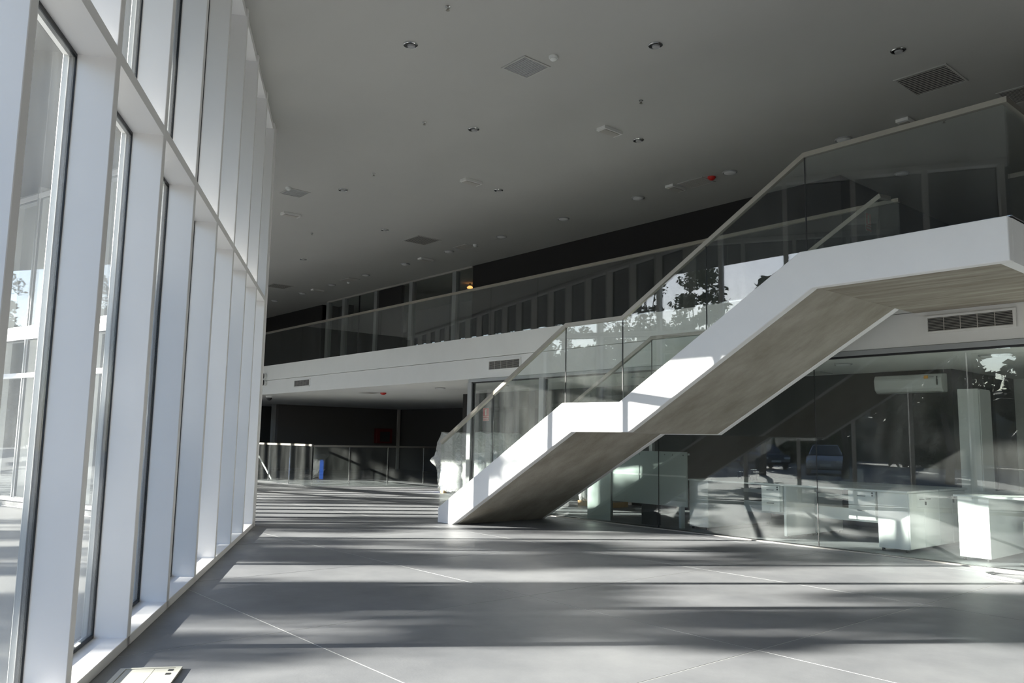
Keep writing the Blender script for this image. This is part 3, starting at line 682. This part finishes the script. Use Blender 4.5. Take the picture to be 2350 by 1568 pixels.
# ------------------------------------------------------------------ OUTSIDE
gp = MB()
pg = clip(rect(-90, 60, -90, 30), (-FN.x, -FN.y), 1.58)
gp.xy([(-110, -110), (40, -110), (40, 30), (-110, 30)], -.4, -.13)
tag(gp.build('ground', M_ground), 'grey paved forecourt outside the glazed front', 'ground', kind='structure')
def foliage(name, cs, n, size, mm, parent, seed):
    rng = np.random.default_rng(seed); V = []
    for (cx, cy, cz, r) in cs:
        d = rng.normal(size=(n, 3)); d /= np.linalg.norm(d, axis=1)[:, None]; d *= (rng.random((n, 1))**.45)*r
        d[:, 2] *= .75; c = d+np.array([cx, cy, cz])
        a = rng.normal(size=(n, 3)); a /= np.linalg.norm(a, axis=1)[:, None]; b_ = np.cross(a, rng.normal(size=(n, 3))); b_ /= np.linalg.norm(b_, axis=1)[:, None]
        s = size*(.6+.8*rng.random((n, 1)))
        V.append(np.stack([c-a*s, c-b_*s*.45, c+a*s, c+b_*s*.45], axis=1))
    V = np.concatenate(V).reshape(-1, 3); off = parent.location; V = V-np.array(off)
    me = bpy.data.meshes.new(name); nq = len(V)//4
    me.vertices.add(len(V)); me.vertices.foreach_set('co', V.ravel().astype(np.float32))
    me.loops.add(nq*4); me.loops.foreach_set('vertex_index', np.arange(nq*4, dtype=np.int32))
    me.polygons.add(nq); me.polygons.foreach_set('loop_start', np.arange(0, nq*4, 4, dtype=np.int32)); me.update(calc_edges=True)
    me.materials.append(mm); o = bpy.data.objects.new(name, me); COL.objects.link(o); o.parent = parent; o['kind'] = 'stuff'
    return o
def tree(x, y, h, rad, label, seed, z0=2.4, nc=34, n=105, size=.16, mm=None, cr=(.45, .95), group='trees in front of the building'):
    rnd = random.Random(seed); e = thing('tree', label, 'tree', (x, y, -.13), group=group)
    tr = MB().tube([(x, y, -.13), (x+.1, y, 1.2), (x-.05, y+.1, z0), (x+.1, y, h*.7)], .17, 9, r1=.06); tr.build('trunk', M_bark, e, smooth=True)
    cs = []
    for i in range(nc):
        t_ = rnd.random(); zz = z0+(h-z0)*t_; rr = rad*math.sin(math.pi*min(.97, .18+.75*t_))**.6
        a = rnd.random()*6.283; r = rnd.uniform(*cr); q = (rad-r)*max(.0, rr/rad)*math.sqrt(rnd.random())
        cs.append((x+q*math.cos(a), y+q*math.sin(a)*.8, min(zz, h-r*.7), r))
    for c in cs[::4]:
        MB().tube([(x, y, z0+.2*(c[2]-z0)), ((x+c[0])/2, (y+c[1])/2, (z0+c[2])/2+.3), c[:3]], .05, 5, r1=.015).build('branch', M_bark, e)
    foliage('foliage', cs, n, size, mm or M_leaf, e, seed)
LT = ['leafy tree at the far end of the parking row', 'second tree from the far end of the parking row', 'third tree from the far end of the parking row', 'tall full tree left of the middle of the parking row', 'tallest tree, reflected in the stair glass', 'tree with a loose crown whose top shows against the sky', 'lower spreading tree right of the loose-crowned one', 'second tree from the near end of the parking row', 'nearest tree of the parking row']
TX = [(-45.5, 9.3, 2.36, 70), (-40.3, 9.0, 2.36, 70), (-35.1, 8.8, 2.36, 70), (-29.9, 9.7, 2.45, 90), (-25.0, 9.9, 2.3, 100), (-21.2, 9.0, 1.9, 140), (-17.3, 8.1, 2.1, 150), (-13.0, 7.6, 2.15, 80), (-7.6, 7.9, 2.36, 75)]
for i, ((x, h, r, dn), l) in enumerate(zip(TX, LT)): tree(x, -14.3+.2*(i % 2), h, r, l, 11+i, n=int(dn*1.05), nc=int(26+dn*.22), size=.105, cr=(.28, .66), mm=M_leaf if i % 2 else M_leaf2)
k = 0
for yy, off in ((-40, 0), (-50, 4.7)):
    for x in range(9):
        k += 1
        tree(-72+off+x*9.6, yy, 10+(k*7 % 3), 4.65, 'dense background tree far beyond the parked cars', 60+k, z0=.2, nc=64, n=150, size=.48, cr=(1.2, 2.0), mm=M_leaf if k % 3 else M_leaf2, group='background tree belt')
hb = bmesh.new(); bmesh.ops.create_grid(hb, x_segments=90, y_segments=14, size=1)
for v in hb.verts:
    x = -40+v.co.x*85; t_ = (v.co.y+1)/2
    v.co = Vector((x, -56-14*t_+noise.noise(Vector((x*.1, t_*3, 0)))*2, -.2+7.6*t_**.7+noise.noise(Vector((x*.25, t_*6, 4)))*.9*min(1, t_*3)))
bmesh.ops.recalc_face_normals(hb, faces=hb.faces); hm = bpy.data.meshes.new('hillside'); hb.to_mesh(hm); hb.free(); hm.materials.append(mat('scrubby_earth', (.07, .07, .04), .95, n=(.5, 1., (.14, .12, .07)), bump=1, bscale=3))
ho = bpy.data.objects.new('hillside', hm); COL.objects.link(ho); tag(ho, 'scrubby hillside rising behind the background trees', 'hillside', kind='structure')
def car(x, y, rz, col, label):
    e = thing('car', label, 'car', (x, y, -.13), rz, group='parked cars'); e['_local'] = 1
    pm = mat('car_paint_'+label.split()[0], col, .25, metal=.3)
    prof = [(-2.05, .35), (-2.1, .62), (-1.95, .86), (-1.2, .95), (.9, .95), (1.85, .84), (2.1, .66), (2.12, .36), (1.7, .26), (-1.7, .26)]
    MB().xz(prof, -.86, .86).build('body', pm, e, bev=.09)
    o = len([0]); c = MB()
    lo = [(-1.75, .94), (1.0, .94)]; hi = [(-1.25, 1.42), (.25, 1.42)]
    c.quadbox([(-1.75, -.78, .94), (1.05, -.78, .94), (1.05, .78, .94), (-1.75, .78, .94), (-1.2, -.6, 1.40), (.25, -.6, 1.40), (.25, .6, 1.40), (-1.2, .6, 1.40)]); c.build('windows', G_car, e, bev=.05)
    MB().box(-1.15, .2, -.58, .58, 1.392, 1.45).build('car_roof', pm, e, bev=.03)
    for sx in (-1.3, 1.32):
        for sy in (-.87, .72):
            wv = MB().lathe((sx, sy, .32), [(.2, 0), (.32, .01), (.32, .15), (.2, .16)], 20, axis='y').build('wheel', M_tyre, e, smooth=True)
    for sy in (-.62, .62): MB().box(2.06, 2.13, sy-.16, sy+.16, .6, .72).build('headlight', M_lens, e, bev=.02)
    MB().box(2.09, 2.135, -.26, .26, .42, .54).build('number_plate', M_ac, e)
car(-20.5, -18.6, math.radians(62), (.55, .57, .60), 'silver hatchback parked nearest, reflected in the glass partition')
car(-31.5, -25.5, math.radians(20), (.03, .08, .30), 'blue saloon parked beyond the trees')
car(-38.5, -27.5, math.radians(15), (.02, .05, .22), 'navy car parked farthest along')
car(-27.0, -23.5, math.radians(40), (.05, .05, .06), 'charcoal car parked behind the silver one')
for o in bpy.data.objects:
    if '_local' in o: del o['_local']
